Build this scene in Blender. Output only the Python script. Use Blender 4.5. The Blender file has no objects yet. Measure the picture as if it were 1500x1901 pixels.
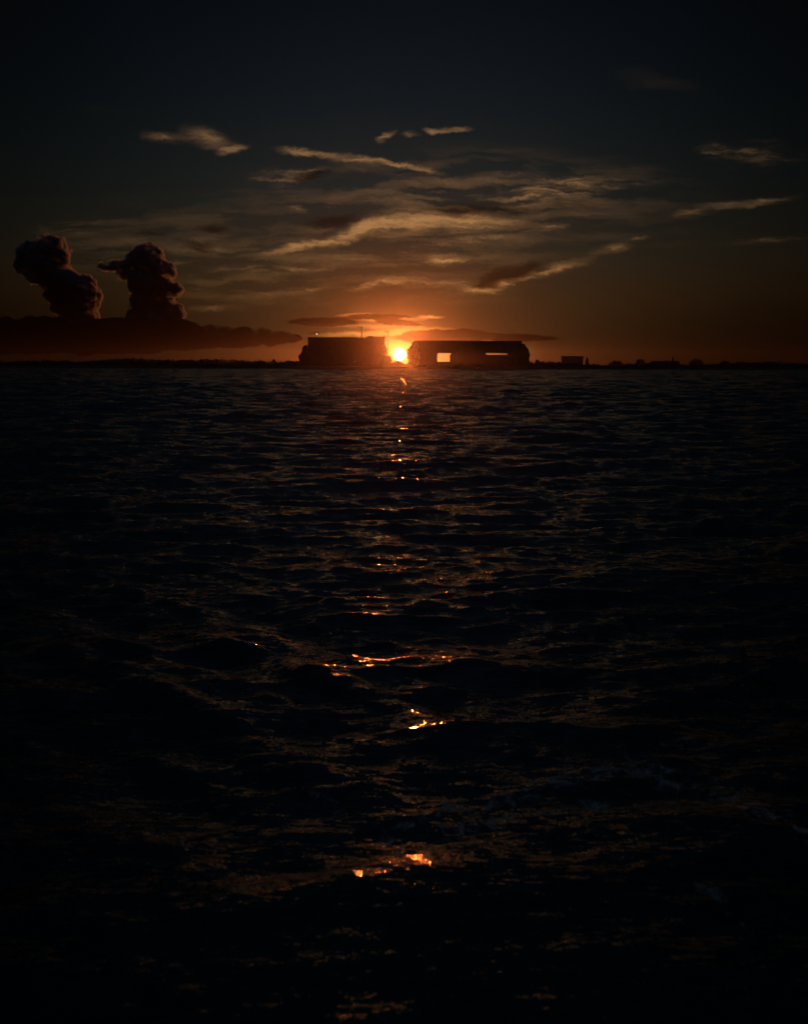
import bpy, bmesh, math, random
import numpy as np
from mathutils import Vector, Matrix
R = math.radians
sc = bpy.context.scene
col = sc.collection

# ------------------------------------------------------------------ camera
CAM_H = 3.0
F_PX, W_PX, H_PX, HORIZ = 2400.0, 1500.0, 1901.0, 676.0
PITCH = math.atan((H_PX / 2 - HORIZ) / F_PX)
ROLL = R(0.15)
cam = bpy.data.cameras.new('camera')
camo = bpy.data.objects.new('camera', cam)
col.objects.link(camo)
sc.camera = camo
cam.sensor_fit = 'HORIZONTAL'
cam.sensor_width = 36
cam.lens = 36 * F_PX / W_PX
cam.clip_start = 0.1
cam.clip_end = 40000
camo.matrix_world = Matrix.Translation((0, 0, CAM_H)) @ Matrix.Rotation(math.pi / 2 - PITCH, 4, 'X') @ Matrix.Rotation(ROLL, 4, 'Z')
cam.dof.use_dof = True
cam.dof.focus_distance = 24
cam.dof.aperture_fstop = 2.6
CM = camo.matrix_world.to_3x3()


def ray(px, py):
    return (CM @ Vector(((px - W_PX / 2) / F_PX, (H_PX / 2 - py) / F_PX, -1))).normalized()


def at(px, py, Y):
    d = ray(px, py)
    return Vector((0, 0, CAM_H)) + d * (Y / d.y)


def uv(px, py):
    d = ray(px, py)
    return d.x / d.y, d.z / d.y


# ------------------------------------------------------------------ sun and sky
SUN_DIR = ray(742, 657.5)
SUN_EL = math.asin(SUN_DIR.z)
SUN_AZ = math.atan2(SUN_DIR.x, SUN_DIR.y)
SUN_E = 0.33
sl = bpy.data.lights.new('sun', 'SUN')
sl.energy = SUN_E
sl.angle = R(0.53)
sl.color = (1.0, 0.18, 0.034)
slo = bpy.data.objects.new('sun', sl)
col.objects.link(slo)
slo.rotation_euler = (-SUN_DIR).to_track_quat('-Z', 'Y').to_euler()

world = bpy.data.worlds.new('World')
sc.world = world
world.use_nodes = True
NT = world.node_tree
NT.nodes.clear()


class G:
    """small helper for building node graphs"""
    def __init__(s, nt): s.nt = nt
    def n(s, t, **k):
        x = s.nt.nodes.new(t)
        for a, b in k.items(): setattr(x, a, b)
        return x
    def put(s, sock, v):
        if isinstance(v, bpy.types.NodeSocket): s.nt.links.new(v, sock)
        elif v is not None: sock.default_value = v
    def m(s, op, a, b=None, c=None, clamp=False):
        x = s.n('ShaderNodeMath', operation=op, use_clamp=clamp)
        for i, v in enumerate((a, b, c)): s.put(x.inputs[i], v) if v is not None else None
        return x.outputs[0]
    def v(s, op, a, b=None, scale=None):
        x = s.n('ShaderNodeVectorMath', operation=op)
        s.put(x.inputs[0], a)
        if b is not None: s.put(x.inputs[1], b)
        if scale is not None: s.put(x.inputs['Scale'], scale)
        return x.outputs['Value'] if op in ('DOT_PRODUCT', 'LENGTH') else x.outputs[0]
    def rng(s, v, a, b, c=0., d=1., smooth=False):
        x = s.n('ShaderNodeMapRange')
        if smooth: x.interpolation_type = 'SMOOTHSTEP'
        for i, k in enumerate((v, a, b, c, d)): s.put(x.inputs[i], k)
        return x.outputs[0]
    def noise(s, vec, scale, detail=3., rough=.5, color=False, dist=0.):
        x = s.n('ShaderNodeTexNoise')
        s.put(x.inputs['Vector'], vec)
        x.inputs['Scale'].default_value = scale
        x.inputs['Detail'].default_value = detail
        x.inputs['Roughness'].default_value = rough
        x.inputs['Distortion'].default_value = dist
        return x.outputs['Color' if color else 'Fac']
    def mapping(s, vec, loc=(0, 0, 0), rot=(0, 0, 0), scale=(1, 1, 1), t='POINT'):
        x = s.n('ShaderNodeMapping', vector_type=t)
        s.put(x.inputs['Vector'], vec)
        x.inputs['Location'].default_value = loc
        x.inputs['Rotation'].default_value = rot
        x.inputs['Scale'].default_value = scale
        return x.outputs[0]
    def mix(s, fac, a, b, op='MIX'):
        x = s.n('ShaderNodeMix', data_type='RGBA', blend_type=op, clamp_factor=True)
        s.put(x.inputs['Factor'], fac); s.put(x.inputs['A'], a) if False else None
        s.put(x.inputs[6], a); s.put(x.inputs[7], b)
        return x.outputs[2]
    def ramp(s, fac, stops):
        x = s.n('ShaderNodeValToRGB')
        e = x.color_ramp.elements
        while len(e) < len(stops): e.new(0.5)
        for el, (p, c) in zip(e, stops):
            el.position = p
            el.color = (*c, 1)
        s.put(x.inputs[0], fac)
        return x.outputs[0]


g = G(NT)
tc = g.n('ShaderNodeTexCoord').outputs['Generated']
dirn = g.v('NORMALIZE', tc)
sep = g.n('ShaderNodeSeparateXYZ'); g.put(sep.inputs[0], dirn)
dx, dy, dz = sep.outputs
el = g.m('MULTIPLY', g.m('ARCSINE', dz), 57.29578)
az = g.m('MULTIPLY', g.m('SUBTRACT', g.m('ARCTAN2', dx, dy), SUN_AZ), 57.29578)
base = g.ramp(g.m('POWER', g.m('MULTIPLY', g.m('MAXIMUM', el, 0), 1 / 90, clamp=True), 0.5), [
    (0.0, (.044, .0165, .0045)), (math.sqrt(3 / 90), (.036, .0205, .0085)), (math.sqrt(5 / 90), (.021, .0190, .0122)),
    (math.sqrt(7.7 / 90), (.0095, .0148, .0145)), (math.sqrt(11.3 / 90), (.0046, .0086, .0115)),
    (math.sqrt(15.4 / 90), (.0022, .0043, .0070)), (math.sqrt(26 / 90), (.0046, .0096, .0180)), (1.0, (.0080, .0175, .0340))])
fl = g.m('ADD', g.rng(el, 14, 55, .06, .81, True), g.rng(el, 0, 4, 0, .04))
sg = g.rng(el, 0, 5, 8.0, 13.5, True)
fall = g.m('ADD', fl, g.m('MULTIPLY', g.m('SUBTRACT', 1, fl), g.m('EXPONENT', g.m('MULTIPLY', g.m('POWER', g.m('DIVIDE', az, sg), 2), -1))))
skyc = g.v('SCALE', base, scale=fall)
# physical sky contribution
nis = g.n('ShaderNodeTexSky', sky_type='NISHITA', sun_disc=False)
nis.sun_elevation = SUN_EL
nis.sun_rotation = SUN_AZ
skyc = g.v('ADD', skyc, g.v('SCALE', nis.outputs[0], scale=.0002))
# glow of the air round the sun
th_ = g.m('SQRT', g.m('ADD', g.m('POWER', az, 2), g.m('POWER', g.m('MULTIPLY', g.m('SUBTRACT', el, SUN_EL * 57.3), 1.45), 2)))
glow1 = g.m('EXPONENT', g.m('DIVIDE', th_, -3.4))
skyc = g.v('ADD', skyc, g.v('SCALE', (.060, .0170, .0022), scale=glow1))
glow2 = g.m('EXPONENT', g.m('DIVIDE', th_, -0.75))
skyc = g.v('ADD', skyc, g.v('SCALE', (1.5, .62, .105), scale=glow2))

# clouds, placed by their bearing and height in the sky
ycl = g.m('MAXIMUM', dy, .05)
cu = g.n('ShaderNodeCombineXYZ')
g.put(cu.inputs[0], g.m('DIVIDE', dx, ycl)); g.put(cu.inputs[1], g.m('DIVIDE', dz, ycl))
cuv = cu.outputs[0]
front = g.rng(dy, .3, .7)
w1 = g.v('SUBTRACT', g.noise(g.mapping(cuv, scale=(1, 2.2, 1)), 16, 3, .55, True), (.5, .5, .5))
w2 = g.v('SUBTRACT', g.noise(g.mapping(cuv, scale=(1, 1.8, 1)), 75, 6, .66, True), (.5, .5, .5))
wuv = g.v('ADD', cuv, g.v('MULTIPLY', w1, (.030, .012, 0)))
wuv = g.v('ADD', wuv, g.v('MULTIPLY', w2, (.012, .0055, 0)))
w3 = g.v('SUBTRACT', g.noise(g.mapping(cuv, scale=(1, 1.6, 1)), 230, 3, .6, True), (.5, .5, .5))
wuv = g.v('ADD', wuv, g.v('MULTIPLY', w3, (.0050, .0030, 0)))
ruv = g.v('ADD', cuv, g.v('MULTIPLY', w2, (.010, .0050, 0)))


def strokes(vec, lst):
    tot = None
    for (x0, y0, x1, y1, hw, amp) in lst:
        a = uv(x0, y0); b = uv(x1, y1)
        c = ((a[0] + b[0]) / 2, (a[1] + b[1]) / 2, 0)
        L = math.hypot(b[0] - a[0], b[1] - a[1]) / 2
        ang = math.atan2(b[1] - a[1], b[0] - a[0])
        mp = g.mapping(vec, c, (0, 0, ang), (L * 1.35, hw * 1.7 / F_PX, 1), 'TEXTURE')
        gr = g.n('ShaderNodeTexGradient', gradient_type='SPHERICAL')
        g.put(gr.inputs[0], mp)
        tot = g.m('MULTIPLY', gr.outputs[1], amp) if tot is None else g.m('MULTIPLY_ADD', gr.outputs[1], amp, tot)
    return tot


solid = [
    (262, 252, 345, 262, 8, .8), (340, 247, 440, 268, 15, .9), (400, 287, 465, 268, 6, .9), (508, 276, 610, 288, 5, 1.1), (590, 287, 720, 300, 6.5, 1.1), (700, 298, 828, 320, 4, 1.0), (485, 468, 610, 446, 7, .9), (585, 456, 690, 416, 10, .95), (650, 424, 810, 406, 17, 1.1), (770, 416, 965, 410, 15, .95), (785, 487, 866, 479, 8, .8), (640, 539, 745, 521, 6, .7), (715, 522, 880, 524, 9, .6), (835, 534, 930, 541, 6, .8), (885, 541, 985, 509, 7, .8), (965, 512, 1098, 480, 7, .8), (1080, 472, 1178, 449, 9, .7), (345, 578, 468, 571, 5, .6), (1245, 405, 1355, 380, 10, .7), (1335, 383, 1475, 365, 7, .75), (686, 258, 722, 250, 6, .75), (705, 249, 740, 243, 4.5, .8), (745, 250, 778, 249, 4, .5), (785, 243, 815, 248, 5, 1.0), (800, 247, 850, 241, 4.5, 1.0), (838, 243, 882, 240, 4, .9)]
cirrus = [
    (335, 236, 420, 262, 16, .4), (600, 310, 710, 306, 11, .45), (450, 337, 630, 310, 17, .55), (360, 362, 415, 362, 5, .4), (500, 372, 572, 392, 6, .6), (750, 433, 860, 424, 8, .6), (850, 352, 1230, 338, 20, .55), (930, 362, 1150, 362, 22, .5), (560, 480, 700, 460, 9, .4), (730, 464, 985, 435, 9, .6), (970, 434, 1095, 400, 8, .5), (395, 497, 635, 490, 9, .6), (420, 511, 600, 500, 6, .45), (800, 475, 850, 475, 7, .5), (1145, 446, 1215, 432, 4, .5), (530, 541, 620, 530, 6, .4), (390, 528, 450, 533, 5, .35), (1280, 262, 1360, 290, 14, .4), (1320, 288, 1510, 292, 22, .45), (1320, 455, 1510, 442, 8, .4), (305, 487, 362, 480, 5, .6), (50, 415, 245, 410, 18, .45), (320, 430, 440, 465, 30, .35)]
veils = [
    (400, 440, 1000, 470, 75, .26), (500, 370, 1250, 395, 70, .28), (100, 450, 520, 480, 60, .30), (340, 545, 640, 540, 22, .25), (700, 340, 1250, 350, 40, .3),
    (1150, 145, 1300, 160, 20, .07), (120, 160, 260, 190, 25, .07)]
bright = [
    (775, 588, 822, 588, 2.4, 1.2), (630, 587, 690, 583, 2.6, .8), (640, 604, 780, 607, 4, .55), (590, 621, 725, 619, 4, .9),
    (765, 631, 905, 630, 2.6, 1.0), (690, 616, 790, 617, 4, .9), (670, 593, 720, 594, 3, .8), (730, 612, 830, 609, 3, .8), (560, 602, 660, 603, 2.2, .4),
    (700, 640, 790, 640, 11, .6), (790, 660, 980, 657, 26, 1.0), (720, 590, 790, 592, 2.5, .6)]
dark = [
    (525, 331, 625, 318, 9, .8), (555, 413, 700, 404, 10, .9), (740, 396, 1010, 384, 14, .75), (880, 524, 1015, 489, 13, 1.2), (880, 535, 930, 527, 7, .7),
    (355, 426, 435, 425, 7, .8), (335, 456, 405, 458, 12, .7), (245, 433, 305, 436, 6, .6), (1000, 380, 1150, 372, 14, .35), (640, 486, 760, 480, 9, .3)]
low = [
    (538, 597, 662, 597, 6, 2.2), (645, 587, 765, 588, 4.0, 1.9), (695, 595, 785, 603, 4.4, 2.0), (735, 626, 905, 621, 10, 2.4), (860, 624, 1040, 628, 5, 2.0),
    (1240, 642, 1310, 643, 5, .5), (560, 622, 600, 612, 5, .7)]
streak = g.rng(g.noise(g.mapping(wuv, scale=(1, 6, 1), rot=(0, 0, R(-9))), 18, 4, .58), .36, .66, .2, 1.3)
fibre = g.rng(g.noise(g.mapping(wuv, scale=(1, 9, 1), rot=(0, 0, R(-7))), 40, 4, .60), .34, .64, .35, 1.35)
fine = g.rng(g.noise(g.mapping(wuv, scale=(1, 3, 1)), 120, 3, .6), .3, .7, .78, 1.15)
long_ = g.rng(g.noise(g.mapping(wuv, scale=(1, 7, 1), rot=(0, 0, R(-15))), 10, 6, .62), .46, .68, 0, 1.5)
veil = g.m('MULTIPLY', g.m('MULTIPLY', strokes(wuv, veils), long_), front)
cs = g.m('MULTIPLY', strokes(wuv, cirrus), g.m('MULTIPLY', g.m('MULTIPLY', streak, fibre), fine))
so = g.m('MULTIPLY', strokes(wuv, solid), g.m('MULTIPLY', g.rng(fibre, .35, 1.35, .68, 1.25), g.rng(streak, .2, 1.3, .60, 1.25)))
sof = g.m('MULTIPLY', g.rng(so, .0, 1.0, 0, 1, True), g.m('ADD', .45, g.m('MULTIPLY', so, .85)))
csf = g.m('MULTIPLY', g.rng(cs, .02, .70, 0, 1, True), g.m('ADD', .25, g.m('MULTIPLY', cs, .95)))
ci = g.m('ADD', veil, g.m('MULTIPLY', g.m('MAXIMUM', sof, csf), front))
dk = g.m('MULTIPLY', g.rng(g.m('MULTIPLY', strokes(wuv, dark), fine), .08, .75, 0, 1, True), front)
lo = g.m('MULTIPLY', g.rng(strokes(ruv, low), .35, .75, 0, 1, True), front)
br = g.m('MULTIPLY', g.m('MULTIPLY', strokes(ruv, bright), fine), front)
dots = g.m('ARCCOSINE', g.m('MINIMUM', g.v('DOT_PRODUCT', dirn, tuple(SUN_DIR)), 1))
th = g.m('MULTIPLY', dots, 57.29578)
ck = g.m('EXPONENT', g.m('DIVIDE', th, -5.5))
ccol = g.v('ADD', g.v('SCALE', (.64, .28, .076), scale=ck), (.043, .026, .0130))
skyc = g.v('ADD', skyc, g.v('SCALE', ccol, scale=g.m('MINIMUM', ci, 1.3)))
skyc = g.v('MULTIPLY', skyc, g.mix(dk, (1, 1, 1, 1), (.42, .36, .34, 1)))
skyc = g.v('ADD', skyc, g.v('SCALE', (1.0, .44, .095), scale=g.m('MULTIPLY', br, g.m('EXPONENT', g.m('DIVIDE', th, -3.5)))))
skyc = g.v('MULTIPLY', skyc, g.mix(lo, (1, 1, 1, 1), (.16, .11, .10, 1)))
# the sun's own disc
disc = g.rng(th, .295, .240, 0, 1, True)
skyc = g.v('ADD', skyc, g.v('SCALE', (5.0, 4.0, 2.4), scale=disc))
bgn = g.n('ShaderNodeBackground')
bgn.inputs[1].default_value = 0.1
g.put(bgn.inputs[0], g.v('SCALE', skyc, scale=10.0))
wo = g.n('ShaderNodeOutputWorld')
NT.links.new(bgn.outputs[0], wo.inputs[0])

# ------------------------------------------------------------------ render settings
sc.view_settings.view_transform = 'Standard'
sc.view_settings.look = 'None'
sc.view_settings.exposure = 0.0
sc.view_settings.gamma = 1.0
cy = sc.cycles
cy.use_denoising = True
try: cy.denoiser = 'OPENIMAGEDENOISE'
except Exception: pass
cy.max_bounces = 4
cy.diffuse_bounces = 1
cy.glossy_bounces = 2
cy.transmission_bounces = 2
cy.transparent_max_bounces = 8
cy.volume_bounces = 0
cy.sample_clamp_direct = 220
cy.sample_clamp_indirect = 4
cy.use_adaptive_sampling = False
random.seed(7)
rs = np.random.RandomState(11)


# ------------------------------------------------------------------ helpers
def tag(o, label=None, cat=None, group=None, kind=None):
    if label: o['label'] = label
    if cat: o['category'] = cat
    if group: o['group'] = group
    if kind: o['kind'] = kind
    return o


def empty(name, loc):
    o = bpy.data.objects.new(name, None)
    col.objects.link(o)
    o.location = loc
    o.empty_display_size = .5
    return o


def link_mesh(name, me, mat, parent=None):
    o = bpy.data.objects.new(name, me)
    col.objects.link(o)
    me.materials.append(mat)
    if parent is not None: o.parent = parent
    return o


class MB:
    """collects faces of ONE mesh"""
    def __init__(s): s.v = []; s.f = []
    def quad(s, a, b, c, d):
        i = len(s.v); s.v += [a, b, c, d]; s.f.append((i, i + 1, i + 2, i + 3))
    def box(s, x0, x1, y0, y1, z0, z1):
        i = len(s.v)
        s.v += [(x, y, z) for z in (z0, z1) for y in (y0, y1) for x in (x0, x1)]
        s.f += [tuple(i + k for k in q) for q in ((0, 2, 3, 1), (4, 5, 7, 6), (0, 1, 5, 4), (2, 6, 7, 3), (0, 4, 6, 2), (1, 3, 7, 5))]
    def tube(s, p, q, r0, r1, n=7):
        p = Vector(p); q = Vector(q); d = (q - p).normalized()
        u = d.orthogonal().normalized(); w = d.cross(u)
        i = len(s.v)
        for c, r in ((p, r0), (q, r1)):
            s.v += [tuple(c + (u * math.cos(2 * math.pi * k / n) + w * math.sin(2 * math.pi * k / n)) * r) for k in range(n)]
        s.f += [(i + k, i + (k + 1) % n, i + n + (k + 1) % n, i + n + k) for k in range(n)]
        s.f += [tuple(i + k for k in reversed(range(n))), tuple(i + n + k for k in range(n))]
    def build(s, name, mat, parent=None):
        me = bpy.data.meshes.new(name)
        me.from_pydata([tuple(v) for v in s.v], [], s.f)
        me.update()
        return link_mesh(name, me, mat, parent)


def material(name, colr, rough=.8, var=.25, scale=1.0, emit=None):
    m = bpy.data.materials.new(name)
    m.use_nodes = True
    q = G(m.node_tree)
    b = m.node_tree.nodes['Principled BSDF']
    b.inputs['Roughness'].default_value = rough
    t = q.n('ShaderNodeTexCoord').outputs['Object']
    f = q.noise(t, scale, 5, .6)
    q.put(b.inputs['Base Color'], q.mix(f, tuple(c * (1 - var) for c in colr) + (1,), tuple(min(1, c * (1 + var)) for c in colr) + (1,)))
    if emit:
        b.inputs['Emission Color'].default_value = (*emit[0], 1)
        b.inputs['Emission Strength'].default_value = emit[1]
    return m


M_conc = material('weathered_concrete', (.17, .145, .125), .85, .3, .4)
M_roof = material('roof_felt', (.10, .095, .09), .9, .3, .6)
M_metal = material('dull_metal', (.12, .12, .13), .55, .2, 2)
M_bark = material('bark', (.07, .05, .035), .9, .3, 3)
M_leaf = material('leaves', (.055, .075, .035), .75, .45, .7)
M_leaf_dry = material('dry_leaves', (.075, .065, .035), .8, .4, .7)
M_soil = material('shore_soil', (.09, .08, .055), .95, .4, .15)
M_lamp = material('lamp_glass', (.8, .8, .78), .3, .05, 1, ((1, .78, .68), 2.2))

# ------------------------------------------------------------------ water
def build_water():
    A = R(24)
    azf = np.linspace(-A, A, 860)
    azc = np.concatenate([np.linspace(-math.pi, -A, 150)[1:-1], azf, np.linspace(A, math.pi, 150)[1:]])
    azc = np.concatenate([[-math.pi], azc[:-1]])          # closed ring
    r1 = np.concatenate([np.geomspace(2.4, 256, 1200), np.arange(257, 830, 1.0)])
    r2 = np.geomspace(835, 2400, 40)
    rr = np.concatenate([[.25, .6, 1.1, 1.6], r1, r2])
    nr, na = len(rr), len(azc)
    r = np.repeat(rr[:, None], na, 1)
    a = np.repeat(azc[None, :], nr, 0)
    X0 = (r * np.sin(a)).astype(np.float32); Y0 = (r * np.cos(a)).astype(np.float32)
    da = np.gradient(azc)
    dr = np.gradient(rr)
    sp = np.maximum(np.abs(dr)[:, None] * np.maximum(np.abs(np.cos(a)), .3), r * np.abs(da)[None, :]).astype(np.float32)
    X = X0.copy(); Y = Y0.copy(); Z = np.zeros_like(X0)
    N = 130
    lost = np.zeros_like(X0)
    lam = np.geomspace(.22, 9.5, N) * rs.uniform(.95, 1.05, N)
    # where the mesh is too coarse for the short waves the longer ones carry their slope
    def steepness(L): return .036 * min(1, (L / .32) ** .5) if L < 1.0 else .036 * (1.0 / L) ** .62
    tot = sum(steepness(L) ** 2 for L in lam)
    res = sum((np.clip((L / sp - 2.2) / 2.5, 0, 1) * steepness(L)) ** 2 for L in lam)
    boost = np.clip(np.sqrt(tot / np.maximum(res, tot / 11)), 1, 3.3).astype(np.float32)
    for L in lam:
        k = 2 * math.pi / L
        # heading: mostly rolling towards the boat, short chop spread wide
        spread = .42 + .50 * math.exp(-L / .7)
        h = -math.pi / 2 + .18 + rs.normal() * spread
        kx, ky = math.cos(h), math.sin(h)
        steep = steepness(L)
        amp = steep / k * rs.uniform(.5, 1.5)
        ph = rs.uniform(0, 2 * math.pi)
        w = np.clip((L / sp - 2.2) / 2.5, 0, 1)
        lost += (1 - w * w) * steep ** 2
        if w.max() <= 0: continue
        p = (k * (kx * X0 + ky * Y0) + ph).astype(np.float32)
        # groups: each train swells and fades over several wavelengths
        e = .55 + .45 * np.sin((k * .13 * (kx * Y0 - ky * X0) + k * .09 * (kx * X0 + ky * Y0) + ph * 3)).astype(np.float32)
        calm = .28 + .72 * np.clip((np.sqrt(X0 ** 2 + Y0 ** 2) - 6.5) / 6, 0, 1)
        wa = calm * w * e * amp * 1.1 * boost
        Z += wa * np.cos(p)
        s = np.sin(p) * wa * 1.05
        X -= kx * s; Y -= ky * s
    # the boat's own wake: two diverging trains close astern
    near = np.exp(-((Y0 - 13) / 5.0) ** 2)
    for sgn, nx, ny, ph, am, L in ((-1, .85, .53, 0, .034, 1.75), (1, -.62, .78, 1.3, .018, 2.3), (-1, .80, .60, 2.0, .020, .8), (1, -.55, .83, .4, .012, .7)):
        k = 2 * math.pi / L
        cx0, cy0 = -.95 * CAM_H / 3, 12.7 * CAM_H / 3
        p = k * (nx * (X0 - cx0) + ny * (Y0 - cy0)) + ph + .5 * np.sin(.9 * X0 + .6 * Y0)
        side = 1 / (1 + np.exp(-(sgn * X0 - .2 + .05 * Y0) / .7))
        fade = np.exp(-(np.abs(X0) / (.30 * Y0 + 1.0)) ** 4)
        Wm = near * side * fade * am * np.clip((L / sp - 3) / 3, 0, 1) * (Y0 > 0)
        Z += Wm * np.cos(p)
        X -= nx * Wm * np.sin(p) * .9; Y -= ny * Wm * np.sin(p) * .9
    # froth left in the wake
    foam = np.zeros_like(X0)
    def ground(px, py):
        d = ray(px, py); t = -CAM_H / d.z
        return d.x * t, d.y * t
    for pts, wd, am in (([(740, 1560), (850, 1500), (960, 1480), (1050, 1445), (1180, 1425), (1320, 1470), (1500, 1560)], .22, 1.0),
                        ([(850, 1530), (960, 1510), (1060, 1495), (1150, 1480)], .15, 1.0),
                        ([(1300, 1650), (1400, 1720)], .10, .5),
                        ([(320, 1120), (440, 1180), (570, 1240)], .35, .22), ([(480, 1455), (560, 1470), (640, 1505)], .13, .5),
                        ([(250, 1275), (340, 1310), (390, 1350)], .2, .35)):
        gp = [ground(*p) for p in pts]
        for (x0, y0), (x1, y1) in zip(gp[:-1], gp[1:]):
            ex, ey = x1 - x0, y1 - y0
            t = np.clip(((X0 - x0) * ex + (Y0 - y0) * ey) / (ex * ex + ey * ey), 0, 1)
            d2 = (X0 - x0 - t * ex) ** 2 + (Y0 - y0 - t * ey) ** 2
            foam = np.maximum(foam, am * np.exp(-d2 / wd ** 2))
    co = np.stack([X, Y, Z], -1).reshape(-1, 3).astype(np.float32)
    i = np.arange(nr - 1)[:, None] * na
    j = np.arange(na)[None, :]
    j2 = (j + 1) % na
    q = np.stack([i + j, i + na + j, i + na + j2, i + j2], -1).reshape(-1, 4)[:, ::-1].astype(np.int32)
    nf = len(q)
    me = bpy.data.meshes.new('water')
    me.vertices.add(len(co)); me.vertices.foreach_set('co', co.ravel())
    me.loops.add(nf * 4); me.loops.foreach_set('vertex_index', q.ravel())
    me.polygons.add(nf); me.polygons.foreach_set('loop_start', np.arange(nf, dtype=np.int32) * 4)
    me.polygons.foreach_set('use_smooth', np.ones(nf, dtype=bool))
    me.update(calc_edges=True)
    at_ = me.attributes.new('foam', 'FLOAT', 'POINT')
    at_.data.foreach_set('value', foam.ravel().astype(np.float32))
    at2 = me.attributes.new('chop', 'FLOAT', 'POINT')
    at2.data.foreach_set('value', np.sqrt(lost * .5).ravel().astype(np.float32))
    m = bpy.data.materials.new('sea_water')
    m.use_nodes = True
    q = G(m.node_tree)
    b = m.node_tree.nodes['Principled BSDF']
    t = q.n('ShaderNodeTexCoord').outputs['Object']
    fa = q.n('ShaderNodeAttribute', attribute_name='foam').outputs['Fac']
    fn = q.noise(q.mapping(t, scale=(1, .6, 1)), 6.5, 7, .70, dist=1.0)
    ff = q.m('MULTIPLY', q.rng(q.m('ADD', fn, q.m('MULTIPLY', fa, .13)), .60, .76, 0, 1, True), q.rng(fa, .05, .5))
    q.put(b.inputs['Base Color'], q.mix(ff, (.004, .008, .013, 1), (.72, .62, .48, 1)))
    q.put(b.inputs['Roughness'], q.rng(ff, 0, 1, .022, .6))
    b.inputs['IOR'].default_value = 1.333
    # ripples too small for the mesh: tilt the normal directly, so that they hold at any distance
    n1 = q.v('SUBTRACT', q.noise(q.mapping(t, scale=(.62, 1.7, 1), rot=(0, 0, R(9))), 3.4, 2, .45, True, .5), (.5, .5, .5))
    n2 = q.v('SUBTRACT', q.noise(q.mapping(t, scale=(.7, 1.6, 1), rot=(0, 0, R(-12))), 12.0, 2, .45, True, .4), (.5, .5, .5))
    n3 = q.v('SUBTRACT', q.noise(t, 42.0, 2, .6, True, .2), (.5, .5, .5))
    chop = q.n('ShaderNodeAttribute', attribute_name='chop').outputs['Fac']
    gust = q.m('MULTIPLY', q.rng(q.noise(t, .35, 2, .5), .35, .65, .6, 1.2), q.m('ADD', 1.3, q.m('MULTIPLY', chop, 4.0)))
    tilt = q.v('ADD', q.v('MULTIPLY', n1, (.24, .46, 0)), q.v('ADD', q.v('MULTIPLY', n2, (.58, .62, 0)), q.v('MULTIPLY', n3, (.44, .44, 0))))
    geo = q.n('ShaderNodeNewGeometry').outputs['Normal']
    q.put(b.inputs['Normal'], q.v('NORMALIZE', q.v('ADD', geo, q.v('SCALE', tilt, scale=gust))))
    o = link_mesh('water', me, m)
    tag(o, 'dark choppy sea water with small orange sun glints', 'water', kind='structure')


build_water()

# ------------------------------------------------------------------ far shore
SHORE = 800.0
BY = 830.0
PXM = BY / F_PX                                              # metres per photo pixel at the buildings


def build_shore():
    nx, ny = 260, 24
    xs = np.linspace(-2300, 2300, nx)
    ys = np.concatenate([[-6, 0, 4, 9, 15, 22, 32, 50], np.geomspace(75, 1450, ny - 8)])
    vs = []; fs = []
    for j, yy in enumerate(ys):
        for i, x in enumerate(xs):
            edge = SHORE + 5 * math.sin(x * .013) + 3 * math.sin(x * .041 + 1) + rs.normal() * .6
            z = -.8 if yy < -1 else min(1.6, .12 * (yy + 2)) + .3 * math.sin(x * .05 + j) + (.35 * rs.rand() if yy > 3 else 0)
            vs.append((x, min(edge + yy, 2280), z))
    for j in range(len(ys) - 1):
        for i in range(nx - 1):
            a = j * nx + i
            fs.append((a, a + 1, a + nx + 1, a + nx))
    me = bpy.data.meshes.new('shore'); me.from_pydata(vs, [], fs); me.update()
    tag(link_mesh('shore', me, M_soil), 'low dark strip of land along the horizon', 'shore', kind='structure')


build_shore()


# ------------------------------------------------------------------ trees
def leaf_quads(mb, c, rx, ry, rz, n, size):
    for _ in range(n):
        d = Vector(rs.normal(size=3)).normalized()
        rad = rs.uniform(.25, 1.0) ** .45 * rs.uniform(.88, 1.10)
        p = Vector((c[0] + d.x * rx * rad, c[1] + d.y * ry * rad, c[2] + d.z * rz * rad))
        u = Vector(rs.normal(size=3)).normalized(); w = u.orthogonal().normalized()
        s = size * rs.uniform(.55, 1.25)
        u *= s; w *= s * rs.uniform(.5, .9)
        mb.quad(p - u, p - w * .9, p + u, p + w)


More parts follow.
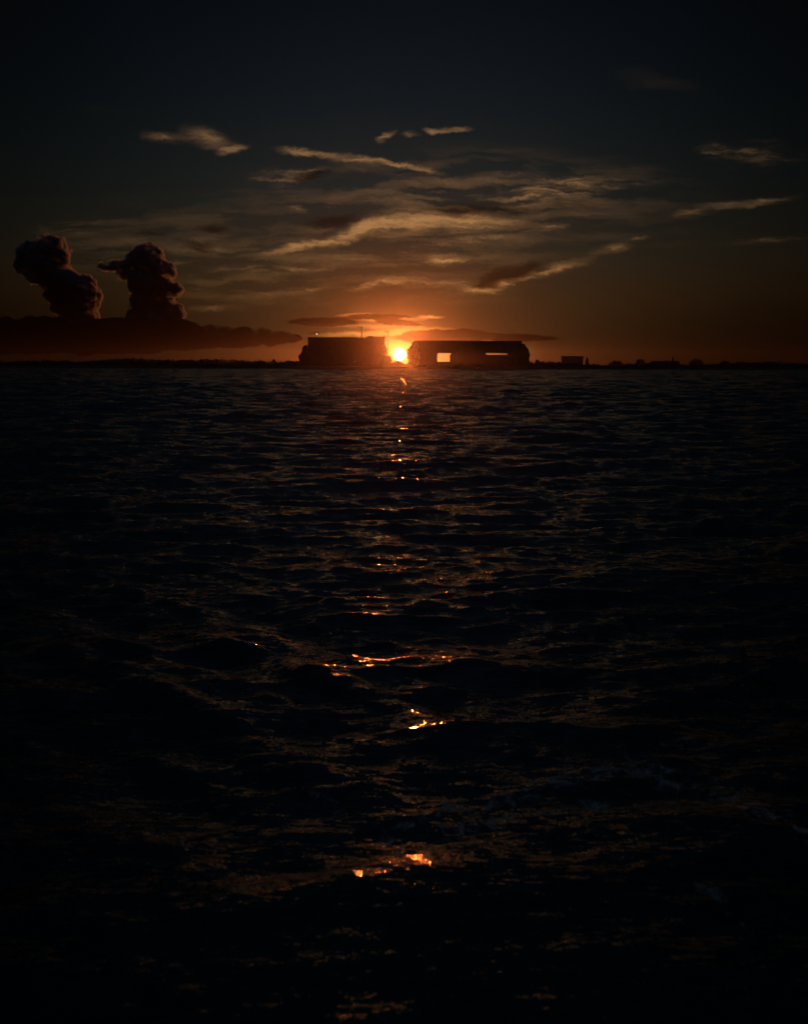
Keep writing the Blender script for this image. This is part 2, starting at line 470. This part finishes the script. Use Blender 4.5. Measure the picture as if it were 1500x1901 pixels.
def tree(name, label, x, y, top, hw, lumps=7, leaves=130, size=.55, group=None, conical=False, mat=None, z0=.8, trunk_frac=.25, cat='tree'):
    root = empty(name, (x, y, z0))
    H = top - z0
    t = MB()
    tr = max(.10, .028 * H)
    t.tube((0, 0, -.5), (hw * .05, 0, H * .45), tr, tr * .7)
    t.tube((hw * .05, 0, H * .45), (0, 0, H * .85), tr * .7, tr * .2)
    cb = MB()
    cz0 = H * trunk_frac
    if not conical: lumps = max(lumps, int(3.2 * H / hw))
    for i in range(lumps):
        f = (i + .5) / lumps
        if conical:
            z = cz0 + (H - cz0) * f * .95
            rr = hw * (1.0 - .82 * f)
            c = (rs.normal() * hw * .06, rs.normal() * hw * .06, z)
            lr = max(rr, .22 * hw); lz = (H - cz0) / lumps * .9
            leaf_quads(cb, c, lr, lr, lz, leaves, size)
        else:
            a = i * 2.4 + rs.uniform(-.4, .4)
            rad = hw * rs.uniform(.25, .62) if i else 0
            lr = hw * rs.uniform(.42, .6)
            lz = lr * rs.uniform(.75, 1.0)
            zc = H - lz if i == 0 else cz0 + lz * .6 + (H - lz * 1.9 - cz0) * ((i - .5 + rs.uniform(-.4, .4)) / (lumps - 1))
            zc = max(zc, lz * .7)
            c = (math.cos(a) * rad, math.sin(a) * rad, zc)
            t.tube((hw * .03, 0, H * rs.uniform(.25, .5)), c, tr * .4, tr * .12, 5)
            leaf_quads(cb, c, lr, lr, min(lz, H * .5), leaves, size)
    t.build('trunk', M_bark, root)
    cb.build('crown', mat or M_leaf, root)
    tag(root, label, cat, group)
    return root


def tree_px(name, label, px, ptop, hwpx, Y=822, **k):
    p = at(px, ptop, Y)
    return tree(name, label, p.x, Y, p.z, hwpx * Y / F_PX, **k)


GB = 'trees crowding the sides of the two buildings'
tree_px('tree', 'taller dark tree against the left end wall of the block left of the sun', 567, 640.5, 8.5, lumps=9, leaves=230, group=GB, Y=826, trunk_frac=.1)
tree_px('tree', 'lower bushy tree at the outer left foot of the block left of the sun', 560.5, 656, 6, lumps=6, leaves=220, group=GB, trunk_frac=.05)
tree_px('tree', 'ragged tree against the right end of the left block beside the sun', 713, 639, 6.5, lumps=9, leaves=220, group=GB, Y=826, trunk_frac=.1)
tree_px('bush', 'dark rounded bush just left of the setting sun', 721, 660, 6, lumps=6, leaves=150, group='bushes in the gap under the sun', trunk_frac=.0, cat='bush', size=.45)
tree_px('bush', 'low dark bush directly under the setting sun', 737, 668.6, 13, lumps=14, leaves=130, group='bushes in the gap under the sun', trunk_frac=.0, cat='bush', size=.45)
tree_px('tree', 'tall dark tree at the left end of the long flat roofed building', 770, 632.5, 10, lumps=10, leaves=240, group=GB, Y=826, trunk_frac=.08)
tree_px('tree', 'shorter leafy tree overlapping the right edge of the sun', 762.5, 646, 6.2, lumps=8, leaves=230, group=GB, trunk_frac=.05)
tree_px('tree', 'tall dark tree at the right end of the long flat roofed building', 970, 637, 9.5, lumps=9, leaves=240, group=GB, Y=826, trunk_frac=.08)
tree_px('tree', 'ragged outermost tree right of the long flat roofed building', 978, 646, 6.5, lumps=9, leaves=220, group=GB, trunk_frac=.08)
tree_px('bush', 'small rounded bush on the shore right of the long building', 998, 667, 7, lumps=5, leaves=130, group='bushes along the far shore', trunk_frac=.0, cat='bush', size=.45)

GT = 'separate trees standing out of the far shoreline'
for px, ptop, hw, cone, lab in (
        (403, 665.5, 3, True, 'thin pointed tree rising from the left shoreline above its neighbours'),
        (352, 667, 22, False, 'broad flat topped tree on the far left shoreline'),
        (440, 667.5, 13, False, 'rounded tree on the left shoreline right of the thin pointed tree'),
        (482, 667, 14, False, 'wide tree with an even top on the left shoreline'),
        (508, 666.5, 7, False, 'small round tree on the left shoreline'),
        (535, 667, 12, False, 'dark tree on the left shoreline nearest the left block'),
        (235, 668.5, 9, False, 'small round topped tree far along the left shoreline'),
        (1090, 664, 5, True, 'small tapering tree at the right end of the far flat roofed house'),
        (1036, 670.5, 8, False, 'low tree at the left end of the far flat roofed house'),
        (1142, 667.5, 14, False, 'rounded tree on the right shoreline past the far house'),
        (1188, 664.5, 11, False, 'tall bulky tree midway along the right shoreline'),
        (1291, 663.5, 17, False, 'large dome shaped tree on the right shoreline beyond the thin tower'),
        (1345, 667.5, 11, False, 'tree with a spiky top on the right shoreline'),
        (1370, 670, 9, False, 'low rounded tree right of the spiky topped tree'),
        (1412, 672, 14, False, 'low dark tree far along the right shoreline')):
    tree_px('tree', lab, px, ptop, hw, Y=812, lumps=9, leaves=75, group=GT, conical=cone, trunk_frac=.05, size=.5)
p = at(1345.5, 664.5, 811)

# the wood behind, which reads as one low mass
def woodland(name, label, x0, x1, skip, hfun, n):
    mb = MB()
    k = 0
    while k < n:
        x = rs.uniform(x0, x1)
        if any(a < x < b for a, b in skip): continue
        k += 1
        H = hfun(x)
        r = rs.uniform(1.8, 4.5)
        Y = rs.uniform(812, 850)
        leaf_quads(mb, (x, Y, H - r * .62), r * 1.2, r, r * .75, 40, .6)
        leaf_quads(mb, (x, Y, H * .35), r * 1.2, r, H * .45, 34, .8)
    tag(mb.build(name, M_leaf), label, 'woodland', kind='stuff')


bx = [at(px, 660, BY).x for px in (572, 714, 770, 968)]
woodland('woodland', 'low dark wood reading as one band along the left shoreline', -430, bx[0] - 3, (), lambda x: 4.7 + .8 * math.sin(x * .031) + .5 * math.sin(x * .11 + 2) + rs.normal() * .35, 620)
woodland('woodland', 'low dark wood reading as one band along the right shoreline', bx[3] + 3, 430, (), lambda x: 4.0 + .7 * math.sin(x * .027 + 1) + .5 * math.sin(x * .09) + rs.normal() * .35 - max(0, (x - 150)) * .003, 560)
woodland('hedge', 'low dark scrub along the water at the foot of the two buildings', bx[0] - 3, bx[3] + 3, (), lambda x: 3.0 + .5 * math.sin(x * .07) + rs.normal() * .25, 200)


# ------------------------------------------------------------------ buildings
def facade(mb, x0, x1, y, z0, z1, nx, nz, out=.22):
    """piers and floor bands standing proud of a front wall"""
    for i in range(nx + 1):
        x = x0 + (x1 - x0) * i / nx
        mb.box(max(x - .3, x0), min(x + .3, x1), y - out, y, z0, z1)
    for j in range(1, nz + 1):
        z = z0 + (z1 - z0) * j / (nz + 1)
        mb.box(x0, x1, y - out * .6, y - .004, z - .25, z + .25)


Z = lambda py, Y=BY: at(750, py, Y).z
Xp = lambda px, Y=BY: at(px, 660, Y).x
# block left of the sun
b1 = empty('apartment_block', (Xp(643), BY, .8))
tag(b1, 'large dark flat roofed block standing left of the setting sun', 'building')
def L(o, root):
    o.location = -Vector(root.location)
    return o
w_ = MB()
w_.box(Xp(572), Xp(680), BY, BY + 16, .3, Z(628.2))
w_.box(Xp(680) + .003, Xp(714), BY + .5, BY + 15.5, .3, Z(626.2))
facade(w_, Xp(572), Xp(680), BY, .3, Z(628.2), 14, 5)
L(w_.build('wall', M_conc, b1), b1)
r_ = MB()
r_.box(Xp(571.4), Xp(665), BY - .5, BY + 16.5, Z(628.2), Z(626.0))
L(r_.build('roof', M_roof, b1), b1)
r_ = MB()
r_.box(Xp(680.5), Xp(714.6), BY, BY + 16, Z(626.2), Z(624.6))
r_.box(Xp(683), Xp(692), BY + 3, BY + 8, Z(624.6), Z(623.4))
L(r_.build('stair_roof', M_roof, b1), b1)
k_ = MB()
for px in (666.5, 670, 674.5, 678.8):
    k_.box(Xp(px) - .22, Xp(px) + .22, BY + 1, BY + 1.4, Z(628.2), Z(626.6))
k_.box(Xp(665.2), Xp(680), BY + .9, BY + 1.5, Z(626.9), Z(626.2))
L(k_.build('railing', M_metal, b1), b1)

# long building right of the sun, open right through in two places
b2 = empty('long_building', (Xp(869), BY, .8))
tag(b2, 'long dark flat roofed building right of the sun with two openings to the sky', 'building')
D0, D1 = BY, BY + 13
w_ = MB()
def wb(px0, px1, py0, py1):
    w_.box(Xp(px0), Xp(px1), D0, D1, Z(py1), Z(py0))
zt, o0, o1, s1 = 633.4, 655.0, 671.0, 657.6
wb(770, 968, zt, o0); 
w_.box(Xp(770), Xp(968), D0, D1, .3, Z(o1))
wb(770, 812, o0, o1); wb(836, 968, s1, o1); wb(838.5, 902, o0, s1); wb(944, 968, o0, s1)
facade(w_, Xp(770), Xp(968), D0, Z(o0) + .3, Z(zt), 18, 3)
L(w_.build('wall', M_conc, b2), b2)
r_ = MB(); r_.box(Xp(768.8), Xp(969.2), D0 - .7, D1 + .7, Z(zt), Z(631.8))
L(r_.build('roof', M_roof, b2), b2)

# small flat house further right
HY = 838
b3 = empty('flat_house', (at(1064, 660, HY).x, HY, .8))
tag(b3, 'small flat roofed house alone on the right shoreline, paler than the trees', 'house')
w_ = MB(); x0, x1 = at(1045.5, 660, HY).x, at(1082.5, 660, HY).x
zt3 = at(1064, 662.3, HY).z
w_.box(x0, x1, HY, HY + 10, .3, zt3)
facade(w_, x0, x1, HY, .3, zt3, 7, 2)
L(w_.build('wall', M_conc, b3), b3)
r_ = MB(); r_.box(x0 - .3, x1 + .3, HY - .5, HY + 10.4, zt3, at(1064, 660.6, HY).z)
L(r_.build('roof', M_roof, b3), b3)

# low building with a thin tower
b4 = empty('low_hall', (at(1232, 660, HY).x, HY, .8))
tag(b4, 'low long hall with a thin tower on the right shoreline', 'building')
w_ = MB(); x0, x1 = at(1214, 660, HY).x, at(1262, 660, HY).x
zt4 = at(1238, 670.6, HY).z
w_.box(x0, x1, HY, HY + 9, .3, zt4)
facade(w_, x0, x1, HY, .3, zt4, 9, 1)
L(w_.build('wall', M_conc, b4), b4)
r_ = MB()
zr = at(1238, 669.2, HY).z
i = len(r_.v)
r_.v += [(x0 - .4, HY - .5, zt4), (x1 + .4, HY - .5, zt4), (x1 + .4, HY + 9.5, zt4), (x0 - .4, HY + 9.5, zt4), (x0 + 1, HY + 4.5, zr), (x1 - 1, HY + 4.5, zr)]
r_.f += [(0, 1, 5, 4), (2, 3, 4, 5), (1, 2, 5), (3, 0, 4), (3, 2, 1, 0)]
L(r_.build('roof', M_roof, b4), b4)
t_ = MB(); tx = at(1248.5, 660, HY).x
t_.box(tx - .55, tx + .55, HY - 1.2, HY - .3, .3, at(1248, 664, HY).z)
t_.tube((tx, HY - .75, at(1248, 664, HY).z), (tx, HY - .75, at(1248, 660.8, HY).z), .6, .05, 4)
L(t_.build('tower', M_conc, b4), b4)


# ------------------------------------------------------------------ masts and lamps
def mast(label, px, ptop, Y, arm_px, zbase, r=.22, lamp=False, arm_drop=0):
    pt = at(px, ptop, Y)
    root = empty('roof_mast' if zbase > 5 else 'tall_mast', (pt.x, Y, zbase))
    tag(root, label, 'mast', 'masts showing above the left block')
    h = pt.z - zbase
    m = MB(); m.tube((0, 0, 0), (0, 0, h), r * 1.25, r)
    m.build('pole', M_metal, root)
    c = MB()
    a0, a1 = arm_px[0] * Y / F_PX, arm_px[1] * Y / F_PX
    c.box(a0, a1, -.25, .25, h - .38 - arm_drop, h + .20 - arm_drop)
    c.box(-.55, .55, -.35, .35, h - .42 - arm_drop, h + .30 - arm_drop)
    c.build('crossarm', M_metal, root)
    if lamp:
        me = bpy.data.meshes.new('lamp'); bm = bmesh.new(); bmesh.ops.create_uvsphere(bm, u_segments=12, v_segments=8, radius=.30); bm.to_mesh(me); bm.free()
        o = link_mesh('lamp', me, M_lamp, root); o.location = (-.1, -.5, h - 1.0)
    return root


mast('tall thin mast with a crossarm above the middle of the left block', 671.5, 606.8, BY + 9, (-8, 2.5), Z(628.2), .26)
mast('thin mast with a short crossarm in the gap beside the left block', 720, 615.5, BY + 24, (-7, 2), 1.5, .2)
mast('short mast with a small pale lamp above the left end of the left block', 588.5, 616.8, BY + 6, (-2, 7.5), Z(626.0), .12, True)

lp = at(658.5, 671, 806)
root = empty('street_lamp', (lp.x, 806, .5))
tag(root, 'tiny lit street lamp at the waterside in front of the left block', 'street lamp')
m = MB(); m.tube((0, 0, -.6), (0, 0, lp.z - .5), .09, .06); m.tube((0, 0, lp.z - .5), (0, -.7, lp.z - .35), .06, .05); m.build('pole', M_metal, root)
me = bpy.data.meshes.new('lamp_head'); bm = bmesh.new(); bmesh.ops.create_uvsphere(bm, u_segments=10, v_segments=6, radius=.16); bm.to_mesh(me); bm.free()
o = link_mesh('lamp_head', me, M_lamp, root); o.location = (0, -.8, lp.z - .45)


# ------------------------------------------------------------------ cloud towers and bank
def cloud_mat(name, dens, colr, aniso, ragged=0):
    m = bpy.data.materials.new(name)
    m.use_nodes = True
    nt = m.node_tree
    nt.nodes.clear()
    q = G(nt)
    o = q.n('ShaderNodeOutputMaterial')
    v = q.n('ShaderNodeVolumePrincipled')
    v.inputs['Color'].default_value = (*colr, 1)
    v.inputs['Density'].default_value = dens
    v.inputs['Anisotropy'].default_value = aniso
    if ragged:                                           # billows: vapour thins out between them
        t = q.n('ShaderNodeTexCoord').outputs['Object']
        a = q.noise(q.mapping(t, scale=(1, .3, 1.1)), 1 / ragged, 5, .62)
        q.put(v.inputs['Density'], q.rng(a, .40, .66, 0, dens * 1.7, True))
        m.cycles.volume_step_rate = .25
    nt.links.new(v.outputs[0], o.inputs['Volume'])
    return m


def cloud(name, label, Y, blobs, voxel, disp, mat, cat='cloud', bumps=6):
    """blobs: (px, py, rx_px, ry_px); lumps joined into one closed skin, then roughened"""
    extra = []
    for (px, py, rx, ry) in blobs:                        # smaller billows on the big ones
        for _ in range(bumps):
            a = rs.uniform(0, 2 * math.pi); f = rs.uniform(.22, .42)
            extra.append((px + math.cos(a) * rx * .88, py + math.sin(a) * ry * .88, rx * f, ry * f * rs.uniform(.8, 1.2)))
    bm = bmesh.new()
    s = Y / F_PX
    cx = sum(b[0] for b in blobs) / len(blobs); cyy = sum(b[1] for b in blobs) / len(blobs)
    c0 = at(cx, cyy, Y)
    for (px, py, rx, ry) in list(blobs) + extra:
        p = at(px, py, Y) - c0
        rm = min(rx, ry) * s
        mt = Matrix.Translation((p.x, rs.uniform(-.35, .35) * rm, p.z)) @ Matrix.Rotation(-math.atan2(c0.x, c0.y), 4, 'Z') @ Matrix.Diagonal((rx * s, 4.0 * (rx + ry) / 2 * s, ry * s, 1))
        bmesh.ops.create_icosphere(bm, subdivisions=3, radius=1, matrix=mt)
    me = bpy.data.meshes.new(name); bm.to_mesh(me); bm.free()
    o = link_mesh(name, me, mat)
    o.location = c0
    rmod = o.modifiers.new('join', 'REMESH'); rmod.mode = 'VOXEL'; rmod.voxel_size = voxel * s
    for k, (sz, st) in enumerate(disp):
        t = bpy.data.textures.new(name + '_billow', 'CLOUDS'); t.noise_scale = sz * s; t.noise_depth = 3
        d = o.modifiers.new('billow', 'DISPLACE'); d.texture = t; d.strength = st * s; d.mid_level = .5; d.texture_coords = 'LOCAL'
    r2 = o.modifiers.new('heal', 'REMESH'); r2.mode = 'VOXEL'; r2.voxel_size = voxel * s
    tag(o, label, cat)
    return o


CY = 9000
cm = cloud_mat('cumulus_vapour', .034, (.58, .80, 1.0), .64, 62)
cloud('cumulus_cloud', 'leaning dark cumulus tower at the far left with a faint orange right edge', CY,
      [(60, 475, 30, 27), (45, 490, 17, 20), (95, 462, 24, 24), (108, 480, 22, 20), (80, 500, 38, 26), (112, 520, 36, 26), (140, 535, 34, 24), (160, 548, 24, 26),
       (140, 565, 38, 26), (150, 590, 34, 30), (110, 550, 25, 22), (145, 615, 34, 28), (122, 468, 8, 9), (172, 530, 8, 9), (178, 560, 9, 14)],
      1.8, ((26, 15), (9, 9), (4, 4)), cm)
cloud('cumulus_cloud', 'upright dark cumulus tower with a ragged left arm and glowing right bulges', CY,
      [(268, 475, 26, 20), (280, 480, 27, 20), (255, 490, 24, 18), (230, 492, 26, 8), (205, 496, 20, 7), (192, 494, 12, 5), (240, 508, 24, 10), (288, 505, 34, 24), (312, 506, 15, 14), (275, 530, 36, 26),
       (310, 538, 20, 14), (327, 538, 14, 11), (275, 560, 32, 26), (298, 570, 32, 22), (320, 582, 22, 16), (262, 585, 24, 22), (290, 600, 45, 24), (255, 620, 20, 20), (305, 620, 35, 20)],
      1.8, ((22, 14), (8, 9), (4, 4)), cm)
bmat = cloud_mat('bank_vapour', .03, (.03, .03, .04), .3, 150)
cloud('cloud_bank', 'long low dark cloud bank along the left horizon', CY - 900,
      [(x, 617 + rs.uniform(-1.5, 1.5), 44, 24 + rs.uniform(-2, 2)) for x in range(-90, 335, 28)] +
      [(x, 640 + rs.uniform(-2, 2), 50, 15) for x in range(-90, 300, 36)] +
      [(350, 622, 40, 19), (385, 623, 34, 17), (420, 623, 34, 17), (452, 625, 32, 18), (485, 624, 30, 16), (515, 626, 28, 12), (540, 627, 20, 8), (330, 640, 60, 10), (420, 636, 70, 8)],
      2.2, ((40, 6), (12, 8), (5, 4)), bmat, bumps=3)

# ------------------------------------------------------------------ haze
HZ = cloud_mat('haze_air', .000043, (.95, .93, .92), .962)
hz = MB(); hz.box(-2600, 2600, -2600, 2600, -3.0, 30.5)
ho = hz.build('haze', HZ)
tag(ho, 'thin evening haze over the water', 'haze', kind='stuff')
